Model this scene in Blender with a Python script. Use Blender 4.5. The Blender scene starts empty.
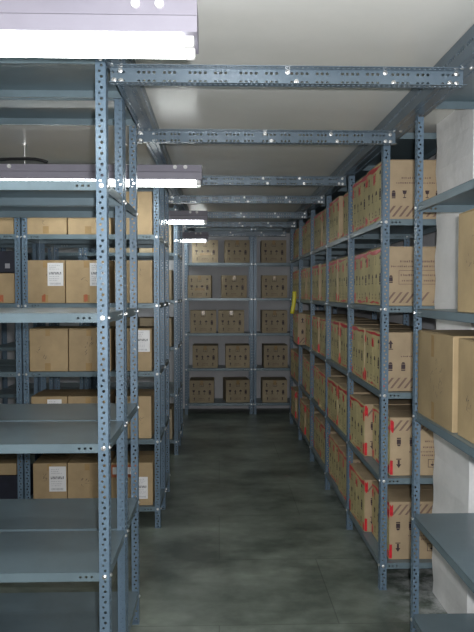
import bpy, bmesh, math, random
from mathutils import Vector, Matrix
random.seed(11)
S = bpy.context.scene
COL = S.collection
PI = math.pi

# ------------------------------------------------------------------ materials
def mat(name):
    m = bpy.data.materials.new(name); m.use_nodes = True
    nt = m.node_tree; nt.nodes.clear()
    out = nt.nodes.new('ShaderNodeOutputMaterial')
    b = nt.nodes.new('ShaderNodeBsdfPrincipled')
    nt.links.new(b.outputs[0], out.inputs[0])
    return m, nt, b

def noise_col(nt, b, c1, c2, scale=4, detail=6, rough=.6, stretch=(1,1,1), lo=.35, hi=.65, coord='Object'):
    tc = nt.nodes.new('ShaderNodeTexCoord'); mp = nt.nodes.new('ShaderNodeMapping')
    mp.inputs['Scale'].default_value = stretch
    n = nt.nodes.new('ShaderNodeTexNoise'); n.inputs['Scale'].default_value = scale
    n.inputs['Detail'].default_value = detail; n.inputs['Roughness'].default_value = rough
    r = nt.nodes.new('ShaderNodeValToRGB')
    r.color_ramp.elements[0].position = lo; r.color_ramp.elements[1].position = hi
    r.color_ramp.elements[0].color = (*c1, 1); r.color_ramp.elements[1].color = (*c2, 1)
    nt.links.new(tc.outputs[coord], mp.inputs[0]); nt.links.new(mp.outputs[0], n.inputs['Vector'])
    nt.links.new(n.outputs['Fac'], r.inputs[0])
    nt.links.new(r.outputs[0], b.inputs['Base Color'])
    return n, r, mp

def bump(nt, b, src, strength=.2, dist=.002):
    bp = nt.nodes.new('ShaderNodeBump'); bp.inputs['Strength'].default_value = strength
    bp.inputs['Distance'].default_value = dist
    nt.links.new(src, bp.inputs['Height']); nt.links.new(bp.outputs[0], b.inputs['Normal'])

def simple(name, c, rough=.5, metal=0, var=.12, scale=12, **k):
    m, nt, b = mat(name)
    c1 = tuple(x*(1-var) for x in c); c2 = tuple(x*(1+var) for x in c)
    n, r, mp = noise_col(nt, b, c1, c2, scale)
    b.inputs['Roughness'].default_value = rough; b.inputs['Metallic'].default_value = metal
    return m

def steel(name, c, rough=.34):
    m, nt, b = mat(name)
    c1 = tuple(x*.86 for x in c); c2 = tuple(x*1.12 for x in c)
    n, r, mp = noise_col(nt, b, c1, c2, 3.0, 8, .65)
    b.inputs['Roughness'].default_value = rough
    b.inputs['Metallic'].default_value = .15
    b.inputs['Coat Weight'].default_value = .08; b.inputs['Coat Roughness'].default_value = .2
    n2 = nt.nodes.new('ShaderNodeTexNoise'); n2.inputs['Scale'].default_value = 45
    mr = nt.nodes.new('ShaderNodeMapRange'); mr.inputs[3].default_value = rough-.08; mr.inputs[4].default_value = rough+.12
    nt.links.new(mp.outputs[0], n2.inputs['Vector'])
    nt.links.new(n.outputs['Fac'], mr.inputs[0]); nt.links.new(mr.outputs[0], b.inputs['Roughness'])
    bump(nt, b, n2.outputs['Fac'], .08, .001)
    return m

M = {}
M['post'] = steel('blue_grey_paint', (.138, .206, .274))
M['shelf'] = steel('shelf_grey_paint', (.150, .208, .238), .32)
M['beam'] = steel('beam_grey_paint', (.12, .165, .205), .30)
M['chrome'] = simple('zinc_bolt', (.75, .75, .73), .36, 1.0, .03)
M['white_enamel'] = simple('white_enamel', (.30, .288, .345), .55, 0, .03)
M['white_plastic'] = simple('white_plastic', (.82, .82, .80), .35, 0, .02)
M['black'] = simple('black_rubber', (.012, .012, .014), .45, 0, .1)
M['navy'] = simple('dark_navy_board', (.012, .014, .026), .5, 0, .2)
M['grey_sticker'] = simple('grey_sticker', (.3, .3, .32), .5, 0, .05)
M['ink'] = simple('printing_ink', (.045, .026, .032), .6, 0, .15)
M['ink_faint'] = simple('faint_printing_ink', (.20, .13, .10), .65, 0, .15)
M['pen'] = simple('marker_pen', (.11, .09, .07), .6, 0, .1)
M['label'] = simple('label_paper', (.80, .80, .80), .5, 0, .03)
M['label_ink'] = simple('label_ink', (.03, .03, .045), .5, 0, .1)
M['label_grey'] = simple('label_grey_print', (.42, .42, .45), .5, 0, .1)
M['red'] = simple('red_tape', (.62, .02, .035), .35, 0, .2, 30)
M['clear'] = simple('brown_packing_tape', (.40, .27, .13), .18, 0, .1)
M['orange_tape'] = simple('orange_tape', (.42, .13, .06), .3, 0, .2)
M['yellow'] = simple('yellow_plastic', (.75, .68, .03), .35, 0, .08)

def carton_mat(name, c):
    m, nt, b = mat(name)
    c1 = tuple(x*.84 for x in c); c2 = tuple(x*1.1 for x in c)
    n, r, mp = noise_col(nt, b, c1, c2, 5, 8, .6)
    oi = nt.nodes.new('ShaderNodeObjectInfo')
    hs = nt.nodes.new('ShaderNodeHueSaturation')
    mr = nt.nodes.new('ShaderNodeMapRange'); mr.inputs[3].default_value = .88; mr.inputs[4].default_value = 1.08
    nt.links.new(oi.outputs['Random'], mr.inputs[0]); nt.links.new(mr.outputs[0], hs.inputs['Value'])
    nt.links.new(r.outputs[0], hs.inputs['Color']); nt.links.new(hs.outputs[0], b.inputs['Base Color'])
    w = nt.nodes.new('ShaderNodeTexWave'); w.inputs['Scale'].default_value = 45; w.inputs['Distortion'].default_value = .3
    w.bands_direction = 'X'
    nt.links.new(mp.outputs[0], w.inputs['Vector']); bump(nt, b, w.outputs['Fac'], .12, .0006)
    b.inputs['Roughness'].default_value = .62
    return m
M['card'] = carton_mat('tan_cardboard', (.44, .32, .175))
M['card_print'] = carton_mat('printed_cardboard', (.42, .32, .20))
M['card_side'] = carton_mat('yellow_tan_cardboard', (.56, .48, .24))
M['card_old'] = carton_mat('aged_cardboard', (.38, .285, .155))
M['card_back'] = carton_mat('grey_brown_cardboard', (.42, .34, .22))

# ------------------------------------------------------------------ helpers
def link(name, me, parent=None, loc=(0,0,0), rot=0):
    o = bpy.data.objects.new(name, me); COL.objects.link(o)
    o.location = loc; o.rotation_euler = (0, 0, rot)
    if parent: o.parent = parent
    return o
def tag(o, label, cat, group=None):
    o['label'] = label; o['category'] = cat
    if group: o['group'] = group
    return o
def thing(name, label, cat, loc=(0,0,0), rot=0, group=None):
    return tag(link(name, None, None, loc, rot), label, cat, group)
def struct(o):
    o['kind'] = 'structure'; return o
def to_mesh(name, bm, mats, smooth=False):
    me = bpy.data.meshes.new(name); bm.normal_update(); bm.to_mesh(me); bm.free()
    for m in (mats if isinstance(mats, (list, tuple)) else [mats]): me.materials.append(m)
    if smooth:
        for p in me.polygons: p.use_smooth = True
    return me
def box(bm, a, b, mi=0, bevel=0):
    r = bmesh.ops.create_cube(bm, size=1)
    vs = r['verts']
    for v in vs:
        v.co = Vector((a[i] + (v.co[i]+.5)*(b[i]-a[i]) for i in range(3)))
    fs = {f for v in vs for f in v.link_faces}
    if bevel:
        es = list({e for v in vs for e in v.link_edges})
        r2 = bmesh.ops.bevel(bm, geom=es, offset=bevel, segments=2, affect='EDGES', profile=.6)
        fs = {f for f in fs if f.is_valid} | set(r2['faces'])
    for f in fs: f.material_index = mi
    return fs
def poly(bm, pts, mi=0):
    f = bm.faces.new([bm.verts.new(p) for p in pts]); f.material_index = mi; return f
def cyl(bm, p0, p1, r, seg=12, mi=0, r2=None):
    p0 = Vector(p0); p1 = Vector(p1); d = p1-p0
    q = d.to_track_quat('Z', 'Y').to_matrix().to_4x4()
    res = bmesh.ops.create_cone(bm, cap_ends=True, segments=seg, radius1=r, radius2=r if r2 is None else r2, depth=d.length,
                                matrix=Matrix.Translation((p0+p1)/2) @ q)
    for v in res['verts']:
        for f in v.link_faces: f.material_index = mi
def tube_path(bm, pts, r, seg=8, flat=None):
    rings = []
    for i, p in enumerate(pts):
        p = Vector(p); a = Vector(pts[max(i-1,0)]); b = Vector(pts[min(i+1,len(pts)-1)])
        t = (b-a).normalized(); u = t.cross(Vector((0,1,0)))
        if u.length < .1: u = t.cross(Vector((1,0,0)))
        u.normalize(); w = t.cross(u)
        ru, rw = (r, r) if flat is None else flat
        rings.append([bm.verts.new(p + u*ru*math.cos(2*PI*k/seg) + w*rw*math.sin(2*PI*k/seg)) for k in range(seg)])
    for A, B in zip(rings, rings[1:]):
        for k in range(seg): bm.faces.new((A[k], A[(k+1)%seg], B[(k+1)%seg], B[k]))
    bm.faces.new(rings[0][::-1]); bm.faces.new(rings[-1])

# perforated sheet: cells is a list of (u0,u1,v0,v1, hole or None), hole=(cu,cv,ru,rv); fn maps (u,v,t) to a point; t in 0..1 through the thickness
def perf(bm, cells, fn):
    oct_ = [(-1,-1),(0,-1),(1,-1),(1,0),(1,1),(0,1),(-1,1),(-1,0)]
    for (u0,u1,v0,v1,h) in cells:
        uc, vc = (u0+u1)/2, (v0+v1)/2
        outer = [(u0,v0),(uc,v0),(u1,v0),(u1,vc),(u1,v1),(uc,v1),(u0,v1),(u0,vc)]
        if h is None:
            for t in (0,1):
                vs = [bm.verts.new(fn(u,v,t)) for u,v in (outer[0],outer[2],outer[4],outer[6])]
                bm.faces.new(vs)
        else:
            cu, cv, ru, rv = h; k = .72
            inner = [(cu+ru*(a*(k if a and b else 1)), cv+rv*(b*(k if a and b else 1))) for a,b in oct_]
            lay = []
            for t in (0,1):
                O = [bm.verts.new(fn(u,v,t)) for u,v in outer]; I = [bm.verts.new(fn(u,v,t)) for u,v in inner]
                for i in range(8): bm.faces.new((O[i], O[(i+1)%8], I[(i+1)%8], I[i]))
                lay.append(I)
            for i in range(8): bm.faces.new((lay[0][i], lay[0][(i+1)%8], lay[1][(i+1)%8], lay[1][i]))
def rim(bm, u0,u1,v0,v1, fn):
    c = [(u0,v0),(u1,v0),(u1,v1),(u0,v1)]
    for i in range(4):
        a, b = c[i], c[(i+1)%4]
        bm.faces.new([bm.verts.new(fn(*a,0)), bm.verts.new(fn(*b,0)), bm.verts.new(fn(*b,1)), bm.verts.new(fn(*a,1))])
def finish(bm):
    bmesh.ops.remove_doubles(bm, verts=bm.verts, dist=.00002)
    bmesh.ops.recalc_face_normals(bm, faces=bm.faces)

PW = .037; TH = .002; PITCH = .0187
def post_mesh(H):
    bm = bmesh.new()
    n = int(H/PITCH); rem = H-n*PITCH
    for side in (0, 1):
        fn = (lambda u,v,t: (v, t*TH, u)) if side == 0 else (lambda u,v,t: (t*TH, v, u))
        cells = []
        for i in range(n):
            off = .0035*(1 if i % 2 else -1)
            big = (i % 2 == 0)
            cells.append((i*PITCH, (i+1)*PITCH, 0, PW, ((i+.5)*PITCH, PW*.53+off, .0054 if big else .0046, .0054 if big else .0046)))
        cells.append((n*PITCH, H, 0, PW, None))
        perf(bm, cells, fn); rim(bm, 0, H, 0, PW, fn)
    finish(bm)
    return to_mesh('post', bm, M['post'])
POST = post_mesh(2.43)
POST_SHORT = post_mesh(2.355)
FT = bmesh.new(); box(FT, (-.002,-.002,0), (.04,.04,.003)); FOOT = to_mesh('foot_plate', FT, M['post'])

def bolt_mesh():
    bm = bmesh.new()
    cyl(bm, (0,0,0), (0,-.0012,0), .0085, 12)
    cyl(bm, (0,-.0012,0), (0,-.0052,0), .0062, 6)
    cyl(bm, (0,-.0052,0), (0,-.0065,0), .0055, 12, r2=.003)
    finish(bm); return to_mesh('bolt', bm, M['chrome'])
BOLT = bolt_mesh()

FL = .033
def shelf_mesh(L, D):
    """folded steel tray: flat top, turned-down perforated front and rear lips, plain side lips"""
    bm = bmesh.new(); t = .0012
    box(bm, (0,0,-t), (L, D, 0))
    es = .02
    for y, s in ((0, 1), (D, -1)):
        fn = (lambda u,v,w,y=y,s=s: (u, y+s*w*t, v))
        cells = [(0, .03, -FL, 0, None)]
        x = .03
        for i in range(4):
            cells.append((x, x+es, -FL, 0, (x+es/2, -FL*.52, .0052, .0042) if i else None)); x += es
        cells.append((x, L-x, -FL, 0, None)); x = L-x
        for i in range(4):
            cells.append((x, x+es, -FL, 0, (x+es/2, -FL*.52, .0052, .0042) if i < 3 else None)); x += es
        cells.append((x, L, -FL, 0, None))
        perf(bm, cells, fn); rim(bm, 0, L, -FL, 0, fn)
        a, b = (y, y+.012) if s > 0 else (y-.012, y)
        box(bm, (.002, a, -FL), (L-.002, b, -FL+t))
    for x, s in ((0, 1), (L, -1)):
        fn = (lambda u,v,w,x=x,s=s: (x+s*w*t, u, v))
        cells = [(t, .038, -FL, 0, None)]; u = .038
        for i in range(3): cells.append((u, u+es, -FL, 0, (u+es/2, -FL*.52, .0052, .0042))); u += es
        cells.append((u, D-u, -FL, 0, None)); u = D-u
        for i in range(3): cells.append((u, u+es, -FL, 0, (u+es/2, -FL*.52, .0052, .0042))); u += es
        cells.append((u, D-t, -FL, 0, None)); perf(bm, cells, fn)
    finish(bm)
    return to_mesh('shelf', bm, M['shelf'])

LEVELS = [.145, .602, 1.059, 1.516, 1.973, 2.422]
def post_at(root, u, v, q, levels=LEVELS, me=POST):
    """q: 0 front-left, 1 front-right, 2 rear-right, 3 rear-left corner of an L section"""
    p = link('post', me, root, (u, v, 0), q*PI/2)
    link('foot_plate', FOOT, p)
    for z in levels:
        if z > 2.3 and me is POST_SHORT: continue
        zz = z - FL*.5
        if q in (0, 2) or True:
            link('bolt', BOLT, p, (PW*.5, 0, zz))
            link('bolt', BOLT, p, (0, PW*.5, zz), -PI/2)
    return p

def rack(name, label, cat, loc, rot, bays, D, end_left=True, shared=False, levels=LEVELS, group=None, short=False, rear_short=False):
    r = thing(name, label, cat, loc, rot, group)
    if loc[0] < -.5: levels = levels[:5] + [2.404]
    P = POST_SHORT if short else POST
    if shared:
        us = [bays[0][0]] + [b[1] for b in bays]
        for i, u in enumerate(us):
            post_at(r, u, 0, 0 if i == 0 else 1, levels, P)
            post_at(r, u, D, 3 if i == 0 else 2, levels, P)
    else:
        for a, b in bays:
            post_at(r, a, 0, 0, levels, P); post_at(r, b, 0, 1, levels, P)
            post_at(r, b, D, 2, levels, P); post_at(r, a, D, 3, levels, P)
    for a, b in bays:
        g = .0035
        me = shelf_mesh(b-a-2*g, D-2*g)
        for z in levels:
            link('shelf', me, r, (a+g, g, z))
    return r

# ------------------------------------------------------------------ racks
G = 'slotted steel shelving racks'
DP = .404
GP = .018
L1Y, L2Y, L3Y, BKY = 2.232, 4.276, 6.22, 8.30
XL1, XL2, XL3 = -.386, -.396, -.40
BW = .905
rack('shelving_rack', 'empty blue-grey slotted steel rack at left, nearest to the camera', 'shelf', (XL1-BW, L1Y, 0), 0, [(0, BW)], DP)
rack('shelving_rack', 'empty blue-grey steel rack backed against the nearest left rack', 'shelf', (XL1-BW, L1Y+DP+GP, 0), 0, [(0, BW)], DP)
rack('shelving_rack', 'left steel rack full of plain tan cartons with white labels, seen through the empty rack', 'shelf', (XL2-2*BW-.01, L2Y, 0), 0, [(0, BW), (BW+.01, 2*BW+.01)], DP)
rack('shelving_rack', 'left steel rack standing directly behind the rack of white-labelled cartons', 'shelf', (XL2-2*BW-.01, L2Y+DP+GP, 0), 0, [(0, BW), (BW+.01, 2*BW+.01)], DP)
rack('shelving_rack', 'farther left steel rack, its end posts just before the back rack', 'shelf', (XL3-2*BW-.01, L3Y, 0), 0, [(0, BW), (BW+.01, 2*BW+.01)], DP)
rack('shelving_rack', 'farthest left steel rack, back to back with the one before it', 'shelf', (XL3-2*BW-.01, L3Y+DP+GP, 0), 0, [(0, BW), (BW+.01, 2*BW+.01)], DP)
rack('shelving_rack', 'steel rack across the far end of the aisle against the pale back wall', 'shelf', (-.445, BKY, 0), 0, [(0, .885), (.895, 1.78)], DP)
R1X, R1Y0 = .856, 3.34
RB = .87
rack('shelving_rack', 'long right-hand steel rack of five bays filled with red-taped cartons', 'shelf', (R1X, R1Y0+5*RB, 0), -PI/2, [(i*RB, (i+1)*RB) for i in range(5)], DP, shared=True, short=True)
RNX, RNY = .858, 2.802
rack('shelving_rack', 'nearest right-hand steel rack in front of the white pillar, holding aged cartons', 'shelf', (RNX, RNY, 0), -PI/2, [(0, BW)], DP, short=True)

# ------------------------------------------------------------------ overhead slotted beams
def beam_mesh(L):
    """slotted channel along +x: web facing -y with two rows of slots, flanges going +y with one row of slots"""
    bm = bmesh.new(); h = .060; w = .036; t = .002; c = .0176
    n = int(L/c)
    def cellsrow(v0, v1, ru, rv, pattern):
        out = []; x = 0; i = 0
        while x + c <= L - 1e-6:
            hole = pattern(i)
            out.append((x, x+c, v0, v1, (x+c/2, (v0+v1)/2, ru, rv) if hole else None))
            x += c; i += 1
        out.append((x, L, v0, v1, None)); return out
    fn = lambda u,v,s: (u, s*t, v)
    pt = lambda i: (i % 5) < 3 or i % 5 == 3 and i % 10 > 5
    perf(bm, cellsrow(0, h/2, .0058, .0052, pt), fn); perf(bm, cellsrow(h/2, h, .0058, .0052, pt), fn); rim(bm, 0, L, 0, h, fn)
    for z, s in ((0, 1), (h, -1)):
        fn = lambda u,v,q,z=z,s=s: (u, -v, z+s*q*t)
        perf(bm, cellsrow(t, w, .0062, .005, lambda i: True), fn); rim(bm, 0, L, t, w, fn)
    finish(bm)
    return to_mesh('beam', bm, M['beam'])
CB = [(2.24, 'first crossbeam overhead, just behind the nearest tube light'),
      (3.10, 'second crossbeam overhead, reaching the first post of the long right rack'),
      (4.30, 'third crossbeam overhead, ending beside the second tube light'),
      (5.16, 'fourth crossbeam overhead, between the second and third tube lights'),
      (6.19, 'fifth crossbeam overhead, beyond the third tube light'),
      (7.06, 'sixth crossbeam overhead, just before the farthest tube light'),
      (8.17, 'last crossbeam overhead, along the top of the back rack')]
BX0, BX1 = -.41, .852
BM = beam_mesh(BX1-BX0)
ZB = 2.300
for y, d in CB:
    o = link('overhead_rail', BM if y > 2.3 else beam_mesh(BX1+.372), None, (BX0 if y > 2.3 else -.372, y-.002, ZB)); tag(o, 'perforated grey steel ' + d, 'beam', 'crossbeams spanning the aisle')
    for x0 in (.012, 1.215 if y > 2.3 else 1.177):
        for dx, dz in ((0, .018), (.022, .05), (.024, .016)):
            link('bolt', BOLT, o, (x0+dx, 0, dz))
    for x0 in (.62+.1*random.uniform(-1,1), .95):
        link('bolt', BOLT, o, (x0, 0, .05)); link('bolt', BOLT, o, (x0+.03, 0, .017))
def long_beam(x, y0, y1, z, label, w=.068, hs=(.09, .03)):
    bm = bmesh.new(); L = y1-y0; t = .002; c = .0176
    def row(v0, v1, ru, rv):
        out = []; u = 0; i = 0
        while u + c <= L-1e-6:
            out.append((u, u+c, v0, v1, (u+c/2, (v0+v1)/2, ru, rv) if i % 5 != 4 else None)); u += c; i += 1
        out.append((u, L, v0, v1, None)); return out
    fn = lambda u,v,s: (v, u, s*t)
    perf(bm, row(0, w/2, .0058, .005), fn); perf(bm, row(w/2, w, .0058, .005), fn); rim(bm, 0, L, 0, w, fn)
    for xx, s, h in ((0, 1, hs[0]), (w, -1, hs[1])):
        fn = lambda u,v,q,xx=xx,s=s: (xx+s*q*t, u, v)
        perf(bm, row(t, h, .0062, .008), fn); rim(bm, 0, L, t, h, fn)
    finish(bm)
    o = link('overhead_rail', to_mesh('beam', bm, M['beam']), None, (x, y0, z))
    return tag(o, label, 'beam', 'lengthwise beams under the ceiling')
ZL = ZB+.060+.001
def add_lb(x, label, w, hs):
    o = long_beam(x, 1.0, 8.25, ZL, label, w, hs)
    for y, _ in CB:
        for dx in (.018, .05):
            b = link('bolt', BOLT, o, (dx, y-1.0-.03, 0)); b.rotation_euler = (PI/2, 0, 0)
    return o
add_lb(-.380, 'dark perforated steel beam running lengthwise above the left rack ends', .068, (.03, .09))
add_lb(.820, 'dark perforated steel beam running lengthwise above the front posts of the right racks', .088, (.09, .026))

# ------------------------------------------------------------------ setting
def bxobj(name, a, b, m):
    bm = bmesh.new(); box(bm, a, b); return struct(link(name, to_mesh(name, bm, m)))
XW0, XW1, YW0, YW1, HC = -3.2, 1.36, -1.6, 8.72, 2.456

m, nt, b = mat('cement_floor')
n, r, mp = noise_col(nt, b, (.066,.086,.072), (.28,.325,.28), 1.7, 12, .62, (.9,1.3,1), .36, .70)
n2 = nt.nodes.new('ShaderNodeTexNoise'); n2.inputs['Scale'].default_value = 9; n2.inputs['Detail'].default_value = 8
nt.links.new(mp.outputs[0], n2.inputs['Vector'])
mx = nt.nodes.new('ShaderNodeMixRGB'); mx.blend_type = 'OVERLAY'; mx.inputs[0].default_value = .45
nt.links.new(r.outputs[0], mx.inputs[1]); nt.links.new(n2.outputs['Fac'], mx.inputs[2])
# white dust below the right racks
tc = nt.nodes.new('ShaderNodeTexCoord'); sx = nt.nodes.new('ShaderNodeSeparateXYZ'); nt.links.new(tc.outputs['Object'], sx.inputs[0])
m1 = nt.nodes.new('ShaderNodeMapRange'); m1.inputs[1].default_value = .80; m1.inputs[2].default_value = 1.15
nt.links.new(sx.outputs['X'], m1.inputs[0])
n3 = nt.nodes.new('ShaderNodeTexNoise'); n3.inputs['Scale'].default_value = 11; n3.inputs['Detail'].default_value = 9; n3.inputs['Roughness'].default_value = .7
nt.links.new(tc.outputs['Object'], n3.inputs['Vector'])
m2 = nt.nodes.new('ShaderNodeMapRange'); m2.inputs[1].default_value = .42; m2.inputs[2].default_value = .62
nt.links.new(n3.outputs['Fac'], m2.inputs[0])
mm = nt.nodes.new('ShaderNodeMath'); mm.operation = 'MULTIPLY'; nt.links.new(m1.outputs[0], mm.inputs[0]); nt.links.new(m2.outputs[0], mm.inputs[1])
mx2 = nt.nodes.new('ShaderNodeMixRGB'); nt.links.new(mm.outputs[0], mx2.inputs[0]); nt.links.new(mx.outputs[0], mx2.inputs[1]); mx2.inputs[2].default_value = (.5,.52,.52,1)
# panel joints in the cement
br = nt.nodes.new('ShaderNodeTexBrick'); br.inputs['Scale'].default_value = 1; br.inputs['Mortar Size'].default_value = .003
br.inputs['Brick Width'].default_value = 1.15; br.inputs['Row Height'].default_value = .75
br.inputs['Color1'].default_value = (1,1,1,1); br.inputs['Color2'].default_value = (.90,.90,.90,1); br.inputs['Mortar'].default_value = (.62,.62,.62,1)
nt.links.new(tc.outputs['Object'], br.inputs['Vector'])
mx3 = nt.nodes.new('ShaderNodeMixRGB'); mx3.blend_type = 'MULTIPLY'; mx3.inputs[0].default_value = 1
nt.links.new(mx2.outputs[0], mx3.inputs[1]); nt.links.new(br.outputs['Color'], mx3.inputs[2])
nt.links.new(mx3.outputs[0], b.inputs['Base Color'])
rr = nt.nodes.new('ShaderNodeMapRange'); rr.inputs[3].default_value = .22; rr.inputs[4].default_value = .48
nt.links.new(n2.outputs['Fac'], rr.inputs[0]); nt.links.new(rr.outputs[0], b.inputs['Roughness'])
bump(nt, b, n2.outputs['Fac'], .05, .002)
FLOOR = m

m, nt, b = mat('white_plaster')
n, r, mp = noise_col(nt, b, (.76,.77,.76), (.90,.90,.89), 3, 8, .6)
n2 = nt.nodes.new('ShaderNodeTexNoise'); n2.inputs['Scale'].default_value = 16; n2.inputs['Detail'].default_value = 6
nt.links.new(mp.outputs[0], n2.inputs['Vector'])
b.inputs['Roughness'].default_value = .7; bump(nt, b, n2.outputs['Fac'], .5, .01)
PLASTER = m
m, nt, b = mat('grey_white_wall')
n, r, mp = noise_col(nt, b, (.58,.59,.62), (.68,.69,.71), 2, 6, .6)
b.inputs['Roughness'].default_value = .7
WALL = m
m, nt, b = mat('glossy_ceiling_board')
n, r, mp = noise_col(nt, b, (.80,.80,.75), (.86,.85,.80), 2.5, 6, .6)
b.inputs['Roughness'].default_value = .26; b.inputs['Coat Weight'].default_value = .0; b.inputs['Coat Roughness'].default_value = .12
CEIL = m
bxobj('floor', (XW0-.1, YW0-.1, -.1), (XW1+.1, YW1+.1, 0), FLOOR)
bxobj('ceiling', (XW0-.1, YW0-.1, HC), (XW1+.1, YW1+.1, HC+.1), CEIL)
bxobj('wall_back', (XW0-.1, YW1, 0), (XW1+.1, YW1+.1, HC), WALL)
bxobj('wall_left', (XW0-.1, YW0, 0), (XW0, YW1, HC), WALL)
bxobj('wall_right', (XW1, YW0, 0), (XW1+.1, YW1, HC), WALL)
bxobj('wall_front', (XW0-.1, YW0-.1, 0), (XW1+.1, YW0, HC), WALL)
# white pillar with slightly wavy plaster arris
bm = bmesh.new()
nz = 40
x0, x1, y0, y1 = 1.128, XW1+.0, RNY+.03, 3.31
for i in range(nz+1):
    z = HC*i/nz
    w = .004*math.sin(i*1.7)+.003*math.sin(i*.6+1)
    ring = [(x0+w, y1), (x0+w*.6, y0+w), (x1, y0+w), (x1, y1)]
    vs = [bm.verts.new((p[0], p[1], z)) for p in ring]
    if i:
        for k in range(4): bm.faces.new((prev[k], prev[(k+1)%4], vs[(k+1)%4], vs[k]))
    prev = vs
finish(bm)
struct(link('trim_1', to_mesh('pillar', bm, PLASTER)))

# ------------------------------------------------------------------ tube lights
m, nt, b = mat('fluorescent_tube_glow')
b.inputs['Base Color'].default_value = (.9,.9,.9,1)
b.inputs['Emission Color'].default_value = (.95, 1, .97, 1); b.inputs['Emission Strength'].default_value = 8
TUBE = m
ZF = 2.245
def fixture(xr, yf, label, L=1.24):
    """twin-tube batten; yf is its front lower edge"""
    t = thing('tube_light', label, 'light', (xr, yf+.075, ZF), 0, 'fluorescent batten lights')
    bm = bmesh.new()
    prof = [(-.075, 0), (-.075, .040), (-.066, .046), (-.060, .086), (.060, .086), (.066, .046), (.075, .040), (.075, 0)]
    A = [bm.verts.new((-L, p[0], p[1])) for p in prof]; B = [bm.verts.new((0, p[0], p[1])) for p in prof]
    for k in range(len(prof)): bm.faces.new((A[k], A[(k+1)%8], B[(k+1)%8], B[k]))
    bm.faces.new(A); bm.faces.new(B[::-1])
    finish(bm)
    link('batten_housing', to_mesh('batten', bm, M['white_enamel']), t)
    for y in (-.042, .042):
        bm = bmesh.new(); cyl(bm, (-L+.035, y, -.0135), (-.035, y, -.0135), .0115, 20)
        link('tube', to_mesh('tube', bm, TUBE, False), t)
        for x in (-L+.006, -.036):
            bm = bmesh.new()
            box(bm, (x, y-.012, -.026), (x+.028, y+.012, 0), 0, .004)
            cyl(bm, (x+.004, y, -.0145), (x+.024, y, -.0145), .014, 14)
            link('lamp_holder', to_mesh('holder', bm, M['white_plastic']), t)
    for x in (-.095, -.155, -L+.13):
        bm = bmesh.new(); cyl(bm, (x, -.060, .072), (x, -.072, .072), .0115, 16)
        cyl(bm, (x, -.072, .072), (x, -.076, .072), .008, 16)
        link('cover_knob', to_mesh('knob', bm, M['white_plastic']), t)
    for x in (-.45, -L+.2):
        bm = bmesh.new(); cyl(bm, (x, 0, .086), (x, 0, HC-ZF), .005, 8)
        cyl(bm, (x, 0, HC-ZF-.006), (x, 0, HC-ZF), .02, 12)
        link('hanger_rod', to_mesh('hanger', bm, M['chrome']), t)
    return t
fixture(-.055, 1.642, 'white fluorescent tube light nearest the camera, top left of the picture')
fixture(-.10, 3.75, 'second fluorescent tube light, glowing between the empty rack and the labelled cartons')
fixture(-.105, 5.84, 'third fluorescent tube light, beyond the labelled-carton rack')
fixture(.55, -.45, 'unseen fluorescent tube light added behind the camera to brighten the near aisle')  # out-of-view lamp added to lift the dark near aisle and ceiling
fixture(-.13, 7.93, 'farthest fluorescent tube light, in front of the back rack')
bm = bmesh.new()
tube_path(bm, [(-1.5,3.80,2.35),(-1.35,3.80,2.36),(-1.22,3.80,2.366),(-1.12,3.80,2.368),(-1.07,3.80,2.366),(-1.03,3.80,2.358),(-1.0,3.80,2.349)], .009)
tag(link('power_cable', to_mesh('cable', bm, M['black'], True)), 'black cable curling over the top of the second tube light', 'cable')

# ------------------------------------------------------------------ cartons
def carton_body(w, d, h, bmat, style=None, rnd=None, side_mat=None):
    """w along x, d along y, origin at base centre; printed face is -y, second printed face +x"""
    rnd = rnd or random
    bm = bmesh.new()
    box(bm, (-w/2, -d/2, 0), (w/2, d/2, h-.004), 0, .003)
    # two closing flaps with a seam between them
    tilt = rnd.uniform(.0005, .006)
    for s in (-1, 1):
        y0, y1 = (-.5*d+.001, -.0015) if s < 0 else (.0015, .5*d-.001)
        fs = box(bm, (-w/2+.001, y0, h-.004), (w/2-.001, y1, h-.001), 0)
        for v in {v for f in fs for v in f.verts}:
            if abs(v.co.y) < .01: v.co.z += tilt
    for f in bm.faces: f.material_index = 0
    if side_mat:
        for f in bm.faces:
            if f.normal.y < -.8 or f.calc_center_median().y < -d/2+.0001: f.material_index = 3
    return bm
def face_fn(w, d, side):
    e = .0007
    if side == 'front': return w, lambda a, z: (-w/2+a, -d/2-e, z)
    if side == 'right': return d, lambda a, z: (w/2+e, -d/2+a, z)
    if side == 'back':  return w, lambda a, z: (w/2-a, d/2+e, z)
    return d, lambda a, z: (-w/2-e, d/2-a, z)
def rect(bm, fn, a0, z0, a1, z1, mi): poly(bm, [fn(a0,z0), fn(a1,z0), fn(a1,z1), fn(a0,z1)], mi)
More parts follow.
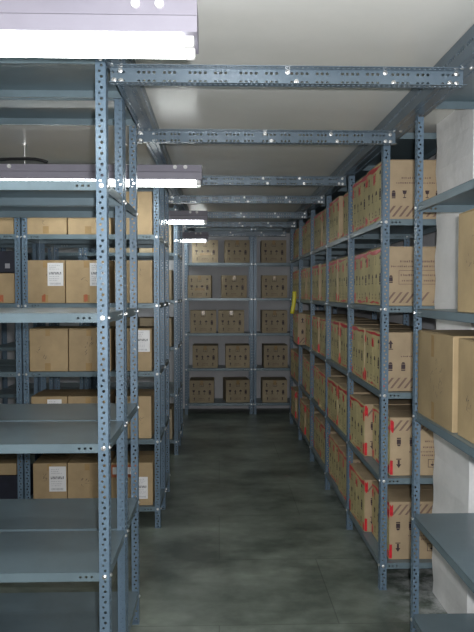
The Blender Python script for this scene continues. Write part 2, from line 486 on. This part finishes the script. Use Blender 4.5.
def icon(bm, fn, a, z, s, kind, mi=1, flip=1):
    P = lambda pts: poly(bm, [fn(a+x*s, z+flip*y*s) for x, y in (pts if flip > 0 else pts[::-1])], mi)
    if kind == 'glass':
        P([(-.28,.5),(-.18,.05),(.18,.05),(.28,.5)]); P([(-.04,.05),(-.04,-.35),(.04,-.35),(.04,.05)]); P([(-.2,-.35),(-.2,-.45),(.2,-.45),(.2,-.35)])
    elif kind == 'arrow':
        P([(-.1,-.3),(.1,-.3),(.1,.12),(-.1,.12)]); P([(-.25,.12),(.25,.12),(0,.5)]); P([(-.25,-.42),(.25,-.42),(.25,-.34),(-.25,-.34)])
    elif kind == 'umbrella':
        P([(-.3,.1),(.3,.1),(.22,.36),(0,.5),(-.22,.36)]); P([(-.035,-.42),(.035,-.42),(.035,.1),(-.035,.1)]); P([(-.16,-.46),(.035,-.46),(.035,-.4),(-.16,-.4)])
    elif kind == 'pair':
        P([(-.24,-.5),(.24,-.5),(.24,-.36),(-.24,-.36)]); P([(-.24,-.3),(.24,-.3),(.24,.25),(-.24,.25)]); P([(-.24,.29),(.24,.29),(.12,.5),(-.12,.5)])
def frame_rect(bm, fn, a0, z0, a1, z1, t, mi):
    rect(bm, fn, a0, z0, a1, z0+t, mi); rect(bm, fn, a0, z1-t, a1, z1, mi)
    rect(bm, fn, a0, z0+t, a0+t, z1-t, mi); rect(bm, fn, a1-t, z0+t, a1, z1-t, mi)
def dashes(bm, fn, a0, a1, z, h, mi, rnd, tight=.006):
    a = a0
    while a < a1-.004:
        l = rnd.uniform(.004, .010); rect(bm, fn, a, z, min(a+l, a1), z+h*rnd.uniform(.7,1), mi); a += l + rnd.uniform(.0025, tight)
def print_grid(bm, w, d, h, side, rnd):
    W, fn = face_fn(w, d, side)
    ks = ['glass', 'arrow', 'umbrella', 'pair']
    for k in range(4): icon(bm, fn, W*(.17+.22*k), h*.46, .062, ks[k], 1)
    for k, fx in enumerate((.17, .83)): icon(bm, fn, W*fx, h*.78, .055, ks[k+1], 1)
    frame_rect(bm, fn, W*.42, h*.71, W*.58, h*.86, .004, 1); icon(bm, fn, W*.5, h*.785, .034, 'glass', 1)
    for fx in (.2, .8): icon(bm, fn, W*fx, h*.17, .046, 'arrow', 1)
    dashes(bm, fn, W*.38, W*.62, h*.17, .012, 2, rnd); dashes(bm, fn, W*.36, W*.64, h*.11, .010, 2, rnd)
def print_end(bm, w, d, h, side, rnd, up=True, variant=0):
    W, fn0 = face_fn(w, d, side)
    fn = fn0 if up else (lambda a, z: fn0(a, h-z))
    # diagonal hazard hatching
    n = 9; z0, z1 = h*.05, h*.23
    for i in range(n):
        a = W*(.03+.105*i); 
        if abs(i-6.2) < .5 and variant == 1: continue
        if up: poly(bm, [fn(a, z0), fn(a+.013, z0), fn(min(a+.013+.045, W-.003), z1), fn(min(a+.045, W-.003-.004), z1)], 2)
        else: poly(bm, [fn(a, z1), fn(a+.013, z1), fn(min(a+.013+.045, W-.003), z0), fn(min(a+.045, W-.003-.004), z0)], 2)
    if variant == 0:
        for k, fx in enumerate((.16, .33, .52, .68, .84)): icon(bm, fn, W*fx, h*.42, .042, 'pair' if k % 2 == 0 else 'glass', 1)
        dashes(bm, fn, W*.2, W*.85, h*.60, .008, 2, rnd); dashes(bm, fn, W*.28, W*.75, h*.68, .010, 2, rnd)
    elif variant == 1:
        icon(bm, fn, W*.12, h*.45, .04, 'pair', 1)
        for a0, a1 in ((.24,.52),(.58,.92)):
            frame_rect(bm, fn, W*a0, h*.36, W*a1, h*.60, .003, 2)
            dashes(bm, fn, W*(a0+.03), W*(a1-.03), h*.50, .012, 2, rnd); dashes(bm, fn, W*(a0+.05), W*(a1-.05), h*.41, .010, 2, rnd)
        dashes(bm, fn, W*.12, W*.9, h*.65, .010, 2, rnd); dashes(bm, fn, W*.26, W*.8, h*.73, .012, 2, rnd)
    else:
        for k, fx in enumerate((.14, .34)): icon(bm, fn, W*fx, h*.42, .046, 'pair', 1)
        icon(bm, fn, W*.14, h*.78, .055, 'arrow', 1)
        frame_rect(bm, fn, W*.60, h*.72, W*.74, h*.86, .003, 1); icon(bm, fn, W*.67, h*.79, .030, 'umbrella', 1)
        dashes(bm, fn, W*.30, W*.86, h*.58, .008, 2, rnd); dashes(bm, fn, W*.5, W*.92, h*.64, .010, 2, rnd)
        dashes(bm, fn, W*.52, W*.9, h*.50, .010, 2, rnd); dashes(bm, fn, W*.55, W*.85, h*.40, .012, 2, rnd)
def print_handwriting(bm, w, d, h, side, rnd, n=3):
    W, fn = face_fn(w, d, side)
    for k in range(n):
        a = W*rnd.uniform(.2, .7); z = h*rnd.uniform(.3, .75)
        for j in range(5):
            aa = a+rnd.uniform(-.02, .02); zz = z+rnd.uniform(-.03, .03); l = rnd.uniform(.008, .026); g = rnd.uniform(-1, 1.6)
            c, s = math.cos(g)*l, math.sin(g)*l
            poly(bm, [fn(aa, zz), fn(aa+.003, zz-.001), fn(aa+c+.003, zz+s), fn(aa+c, zz+s+.001)], 1)
def plate(name, parent, fn, a0, z0, a1, z1, m, lift=.0009, jag=0, rnd=random):
    bm = bmesh.new()
    n = 5
    A = fn(0,0); B = fn(1,0)
    # outward normal of the face (horizontal)
    t = Vector(B)-Vector(A); nrm = Vector((t.y, -t.x, 0)).normalized()
    top = []; bot = []
    for i in range(n+1):
        a = a0+(a1-a0)*i/n
        top.append(Vector(fn(a, z1+(rnd.uniform(-jag,0) if jag else 0)))); bot.append(Vector(fn(a, z0+(rnd.uniform(0,jag) if jag else 0))))
    for i in range(n):
        for off in (0,):
            vs = [bm.verts.new(p+nrm*lift) for p in (bot[i], bot[i+1], top[i+1], top[i])]
            bm.faces.new(vs)
    bmesh.ops.remove_doubles(bm, verts=bm.verts, dist=1e-6)
    r = bmesh.ops.extrude_face_region(bm, geom=bm.faces[:])
    for v in r['geom']:
        if isinstance(v, bmesh.types.BMVert): v.co -= nrm*lift*.9
    bmesh.ops.recalc_face_normals(bm, faces=bm.faces)
    return link(name, to_mesh(name, bm, m), parent)

def red_tape(parent, w, d, h, rnd, side='left', end='front', heavy=1):
    """red sealing tape on the aisle face edges; one mesh per strip"""
    W, fn = face_fn(w, d, side)
    P = lambda a0, z0, a1, z1, j=.018: plate('red_tape', parent, fn, a0, z0, a1, z1, M['red'], .0012, j, rnd)
    P(.002, h-.030-rnd.uniform(0,.012), W-.002, h-.004)
    for a0, a1 in ((.001, .034), (W-.034, W-.001)):
        if rnd.random() < .92*heavy: P(a0, h-.080-rnd.uniform(0,.04), a1, h-.034, .025)
        if rnd.random() < .92*heavy: P(a0, .004, a1, .045+rnd.uniform(0,.045), .022)
    if rnd.random() < .75: P(W*.5-.022, h-.11, W*.5+.02, h-.034, .03)
    if rnd.random() < .8: P(W*.25, .004, W*.78, .026, .014)

# right rack: carton local frame: 'left' face (-x) looks at the aisle, 'front' face (-y) looks at the camera
def right_carton(loc, rot, label, up, variant, seed, dims=(.345,.385,.316), end_print=True, group=None):
    rnd = random.Random(seed); w, d, h = dims
    bm = carton_body(w, d, h, None, rnd=rnd)
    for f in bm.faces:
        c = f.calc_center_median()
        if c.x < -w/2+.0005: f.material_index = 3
    print_grid(bm, w, d, h, 'left', rnd)
    if end_print: print_end(bm, w, d, h, 'front', rnd, up, variant)
    o = link('carton', to_mesh('carton', bm, [M['card_print'], M['ink'], M['ink_faint'], M['card_side']]), None, loc, rot)
    tag(o, label, 'box', group)
    red_tape(o, w, d, h, rnd, 'left')
    if end_print and variant == 2:
        W, fn = face_fn(w, d, 'front')
        plate('red_tape', o, fn, .001, .004, .016, .085, M['red'], .0012, .006, rnd)
        if not up: plate('red_tape', o, fn, .001, h-.085, .020, h-.006, M['red'], .0012, .02, rnd)
    W, fn = face_fn(w, d, 'left')
    plate('packing_tape', o, fn, W*.5-.022, .004, W*.5+.022, h-.006, M['card_side'], .0006, 0, rnd)
    return o
LV = ['lowest shelf', 'second shelf up', 'middle shelf', 'fourth shelf up', 'top stocked shelf']
BAY = ['first bay from camera', 'second bay from camera', 'third bay from camera', 'fourth bay from camera', 'fifth bay from camera']
for lv in range(5):
    for bay in range(5):
        for k in range(2):
            rnd = random.Random(lv*100+bay*10+k)
            up = lv >= 2; var = {4:0, 3:1, 2:2, 1:2, 0:2}[lv]
            ys = R1Y0 + bay*RB + (.235 if k == 0 else .645) + rnd.uniform(-.006, .006)
            xs = R1X + .03 + .335/2 + rnd.uniform(-.022, .016)
            rot = rnd.uniform(-.022, .022)
            if bay == 4: ys = R1Y0+bay*RB+(.2335, .626)[k]; rot = 0
            if lv < 2 and bay == 0: xs = R1X+.03+.345/2+(.030 if k == 0 else -.018)
            if lv == 0 and bay == 0 and k == 1: rot = .03
            if lv == 2 and bay == 3 and k == 1: xs = .795+.345/2; rot = -.02
            if k == 0 and bay == 0: ys = R1Y0+.235; rot = 0
            lab = 'tan red-taped carton, long right rack, %s, %s, %s one' % (LV[lv], BAY[bay], 'nearer' if k == 0 else 'farther')
            if lv == 2 and bay == 3 and k == 1: lab = 'tan carton with red tape jutting into the aisle below the yellow strap'
            right_carton((xs, ys, LEVELS[lv]+.001), rot, lab, up, var, lv*100+bay*10+k)

# left rack of plain cartons
def left_carton(x0, x1, y, z, h, label, seed, lab_pos=None, tape_bottom=None, side='front', d=.33, band=None, mkey='card', pen=1):
    rnd = random.Random(seed); w = x1-x0
    bm = carton_body(w, d, h, None, rnd=rnd)
    if pen: print_handwriting(bm, w, d, h, 'front', rnd, 2)
    W, fn = face_fn(w, d, 'front')
    # faint seam tape ghosts
    rect(bm, fn, W*.42, h-.05, W*.54, h-.006, 2); rect(bm, fn, W*.40, .006, W*.55, .055, 2) if pen else None
    o = link('carton', to_mesh('carton', bm, [M[mkey], M['pen'], M['clear']]), None, ((x0+x1)/2, y+d/2, z+.001), rnd.uniform(-.012, .012))
    tag(o, label, 'box')
    if lab_pos:
        a0, z0, a1, z1 = lab_pos
        s = plate('shipping_label', o, fn, a0, z0, a1, z1, M['label'], .0012)
        lw, lh = a1-a0, z1-z0
        e = lambda a, zz: (lambda p: (p[0], p[1]-.0016, p[2]))(fn(a, zz))
        b2 = bmesh.new()
        a = a0+lw*.1
        for i in range(8):   # bold word, too small in the photograph to read
            aw = lw*.085; rect(b2, e, a, z0+lh*.50, a+aw*.32, z0+lh*.60, 0); rect(b2, e, a+aw*.32, z0+lh*(.57 if i % 2 else .50), a+aw*.8, z0+lh*(.60 if i % 2 else .53), 0)
            if i % 3: rect(b2, e, a+aw*.6, z0+lh*.5, a+aw*.85, z0+lh*.6, 0)
            a += lw*.1
        for j in range(9):   # bar code
            rect(b2, e, a0+lw*(.14+.08*j), z0+lh*.06, a0+lw*(.14+.08*j)+lw*.04, z0+lh*.14, 1)
        for q in (.22, .30, .40, .72, .80, .88): dashes(b2, e, a0+lw*.12, a0+lw*(.55+.3*rnd.random()), z0+lh*q, .004, 1, rnd)
        link('label_print', to_mesh('label_print', b2, [M['label_ink'], M['label_grey']]), s)
    if tape_bottom: plate('orange_tape', o, fn, W*tape_bottom, .004, W*tape_bottom+.024, .062, M['orange_tape'], .001, .012, rnd)
    if band:
        plate('orange_tape', o, fn, band[0], h-.10, band[1], h-.012, M['orange_tape'], .0008, .004, rnd)
        plate('paper_strip', o, fn, band[0]+.008, h-.078, band[1]-.008, h-.030, M['label'], .0016, 0, rnd)
    return o
PX = L2Y/640
def lx(px): return math.tan(math.atan((px-237)/640)+.0281)*(L2Y+.03)
yf = L2Y+.03
rows = {4: [(28,67.5),(68.5,111),(116,153)], 3: [(28,65.3),(66,109),(115,152.5)], 2: [(29,67.5),(68.5,110.5),(115,151.5)], 1: [(30,66),(67,108.5),(115,151)], 0: [(31,65),(66,107),(110,152)]}
nm = ['leftmost', 'middle', 'rightmost']
for lv, cols in rows.items():
    for i, (a, b_) in enumerate(cols):
        x0, x1 = lx(a), lx(b_); w = x1-x0
        x1 = min(x1, XL2-.012); x0 = max(x0, XL2-BW+.012); w = x1-x0
        lp = None; tb = None; band = None; extra = ''
        if lv == 3 and i == 0: lp = (w*.54, .115, w*.96, .268); tb = .38
        if lv == 3 and i == 1: lp = (w*.56, .115, w*.92, .268); tb = .42
        if lv == 2 and i == 2: lp = (w*.50, .130, w*.95, .275)
        if lv == 1 and i == 0: lp = (w*.45, .12, w*.85, .268)
        if lv == 0 and i == 0: lp = (w*.48, .10, w*.98, .27)
        if lv == 0 and i == 2: lp = (w*.60, .045, w*.88, .195); band = (.002, w*.62)
        if lp: extra = ' and white label'
        left_carton(x0, x1, yf, LEVELS[lv], .287 if lv else .292, 'plain tan carton%s, left labelled-carton rack, %s, %s of three' % (extra, LV[lv], nm[i]), 900+lv*10+i, lp, tb, band=band)
# the bay left of it
left_carton(lx(-26), lx(14.5), yf, LEVELS[4], .287, 'plain tan carton at the left picture edge, top stocked shelf behind the empty rack', 951)
left_carton(lx(-24), lx(14.8), yf, LEVELS[3], .20, 'low tan carton with orange tape at the left picture edge, under the dark box', 952, tape_bottom=.62, band=None)
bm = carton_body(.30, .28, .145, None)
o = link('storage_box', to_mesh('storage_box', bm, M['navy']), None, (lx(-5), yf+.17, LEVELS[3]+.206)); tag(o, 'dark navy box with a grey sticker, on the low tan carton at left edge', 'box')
bm = bmesh.new(); W, fn = face_fn(.30, .28, 'front'); plate('sticker', o, fn, .21, .028, .242, .06, M['grey_sticker'])
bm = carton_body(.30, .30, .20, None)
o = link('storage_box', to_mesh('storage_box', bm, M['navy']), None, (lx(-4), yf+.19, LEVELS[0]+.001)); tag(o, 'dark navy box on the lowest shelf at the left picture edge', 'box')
left_carton(lx(-25), lx(13), yf+.03, LEVELS[0]+.206, .08, 'flat olive-brown carton lying on the dark navy box, lowest shelf at left', 954, mkey='card_old', pen=0, d=.30)

# farther left rack: a few cartons near the aisle end
for lv, h in ((4,.29),(3,.29),(2,.28),(0,.30)):
    for k in range(2):
        x1 = -.462-k*.33
        left_carton(x1-.31, x1, L3Y+.03, LEVELS[lv], h, 'brown carton in the farther left rack, %s, %s' % (LV[lv], 'at its aisle end' if k == 0 else 'second from the aisle'), 1000+lv*10+k, mkey='card_back')

# back rack cartons
def bx(px): return math.tan(math.atan((px-237)/640)+.0281)*(BKY+.035)
back = {4: [(192,218),(224.5,249.5),(261.5,286.5)], 3: [(188,211.6),(221.3,246.6),(262,287.6)], 2: [(190,216),(218.5,244.5),(262,287.6)],
        1: [(192.6,218),(225.5,249.6),(263.7,287.8)], 0: [(189.4,214),(224.3,248.5),(262.5,287.6)]}
POS = ['left', 'middle', 'right']
for lv, cols in back.items():
    for i, (a, b_) in enumerate(cols):
        rnd = random.Random(2000+lv*10+i)
        x0, x1 = bx(a), bx(b_); w, d, h = x1-x0, .34, .295
        bm = carton_body(w, d, h, None, rnd=rnd)
        print_grid(bm, w, d, h, 'front', rnd)
        rot = rnd.uniform(-.03, .03)
        if lv == 0 and i == 1: rot = .12
        o = link('carton', to_mesh('carton', bm, [M['card_back'], M['ink'], M['ink_faint']]), None, ((x0+x1)/2, BKY+.035+d/2+(.02 if lv == 0 and i == 1 else 0), LEVELS[lv]+.001), rot)
        tag(o, 'brown carton printed with rows of dark symbols, back rack, %s, %s one' % (LV[lv], POS[i]), 'box')
        W, fn = face_fn(w, d, 'front')
        plate('packing_tape', o, fn, W*.5-.02, h-.06, W*.5+.02, h-.006, M['clear'], .0009, 0, rnd)
        if (lv, i) in ((3,0),(4,0)):
            plate('packing_tape', o, fn, W*.3, .09, W*.72, .13, M['clear'], .0009, .01, rnd)

# near right rack: aged cartons
def aged(loc, dims, rot, label, seed, tape=False, writing=6):
    rnd = random.Random(seed); w, d, h = dims
    bm = carton_body(w, d, h, None, rnd=rnd)
    for s in ('left', 'front'): print_handwriting(bm, w, d, h, s, rnd, writing)
    W, fn = face_fn(w, d, 'left')
    rect(bm, fn, W*.42, h-.10, W*.50, h-.012, 2); rect(bm, fn, W*.44, .01, W*.52, .08, 2)
    o = link('carton', to_mesh('carton', bm, [M['card_old'], M['pen'], M['clear']]), None, loc, rot); tag(o, label, 'box')
    if tape:
        plate('orange_tape', o, fn, W*.70, h-.12, W*.80, h-.03, M['orange_tape'], .001, .01, rnd)
    return o
aged((.875+.155, 2.575, LEVELS[2]+.001), (.31, .42, .365), 0, 'tall aged tan carton beside the near post, middle shelf of nearest right rack', 3001)
aged((.885+.155, 2.125, LEVELS[2]+.001), (.31, .42, .36), 0, 'aged tan carton with orange tape at the right edge, nearest the camera', 3002, True)
aged((.875+.165, 2.13, LEVELS[3]+.001), (.32, .42, .36), 0, 'aged tan carton with pen marks on the upper shelf of the nearest right rack', 3003)

# yellow strap hanging from the far post of the right rack
bm = bmesh.new()
pts = [(.795+.012*math.cos(i/10*2.2), 6.74, 1.60-.225*i/10) for i in range(11)]
pts = [(.80-.028*(i/10)**2.2, 6.765, 1.60-.235*i/10) for i in range(11)]
tube_path(bm, pts, .015, 10, (.021, .010))
tag(link('hanging_strap', to_mesh('strap', bm, M['yellow'], True)), 'bright yellow plastic strap hanging on a far post of the right rack', 'strap')

# ------------------------------------------------------------------ camera, flash, world
cam = bpy.data.cameras.new('camera'); co = bpy.data.objects.new('camera', cam); COL.objects.link(co)
cam.sensor_fit = 'VERTICAL'; cam.sensor_height = 24; cam.lens = 24*640/632; cam.clip_start = .02
co.location = (0, 0, 1.588)
co.rotation_euler = (PI/2-.0367, 0, -.0281)
S.camera = co
fl = bpy.data.lights.new('camera_flash', 'AREA'); fl.shape = 'RECTANGLE'; fl.size = .05; fl.size_y = .03; fl.energy = 28; fl.color = (1, .99, 1)
fo = bpy.data.objects.new('camera_flash', fl); COL.objects.link(fo); fo.location = (.05, .0, 1.64)
fo.rotation_euler = (PI/2+.10, 0, -.06)
w = bpy.data.worlds.new('world'); S.world = w; w.use_nodes = True
w.node_tree.nodes['Background'].inputs[0].default_value = (.6,.7,.8,1); w.node_tree.nodes['Background'].inputs[1].default_value = .05
S.view_settings.view_transform = 'Standard'; S.view_settings.look = 'None'; S.view_settings.gamma = 1
S.view_settings.use_curve_mapping = False; S.view_settings.exposure = 1.15
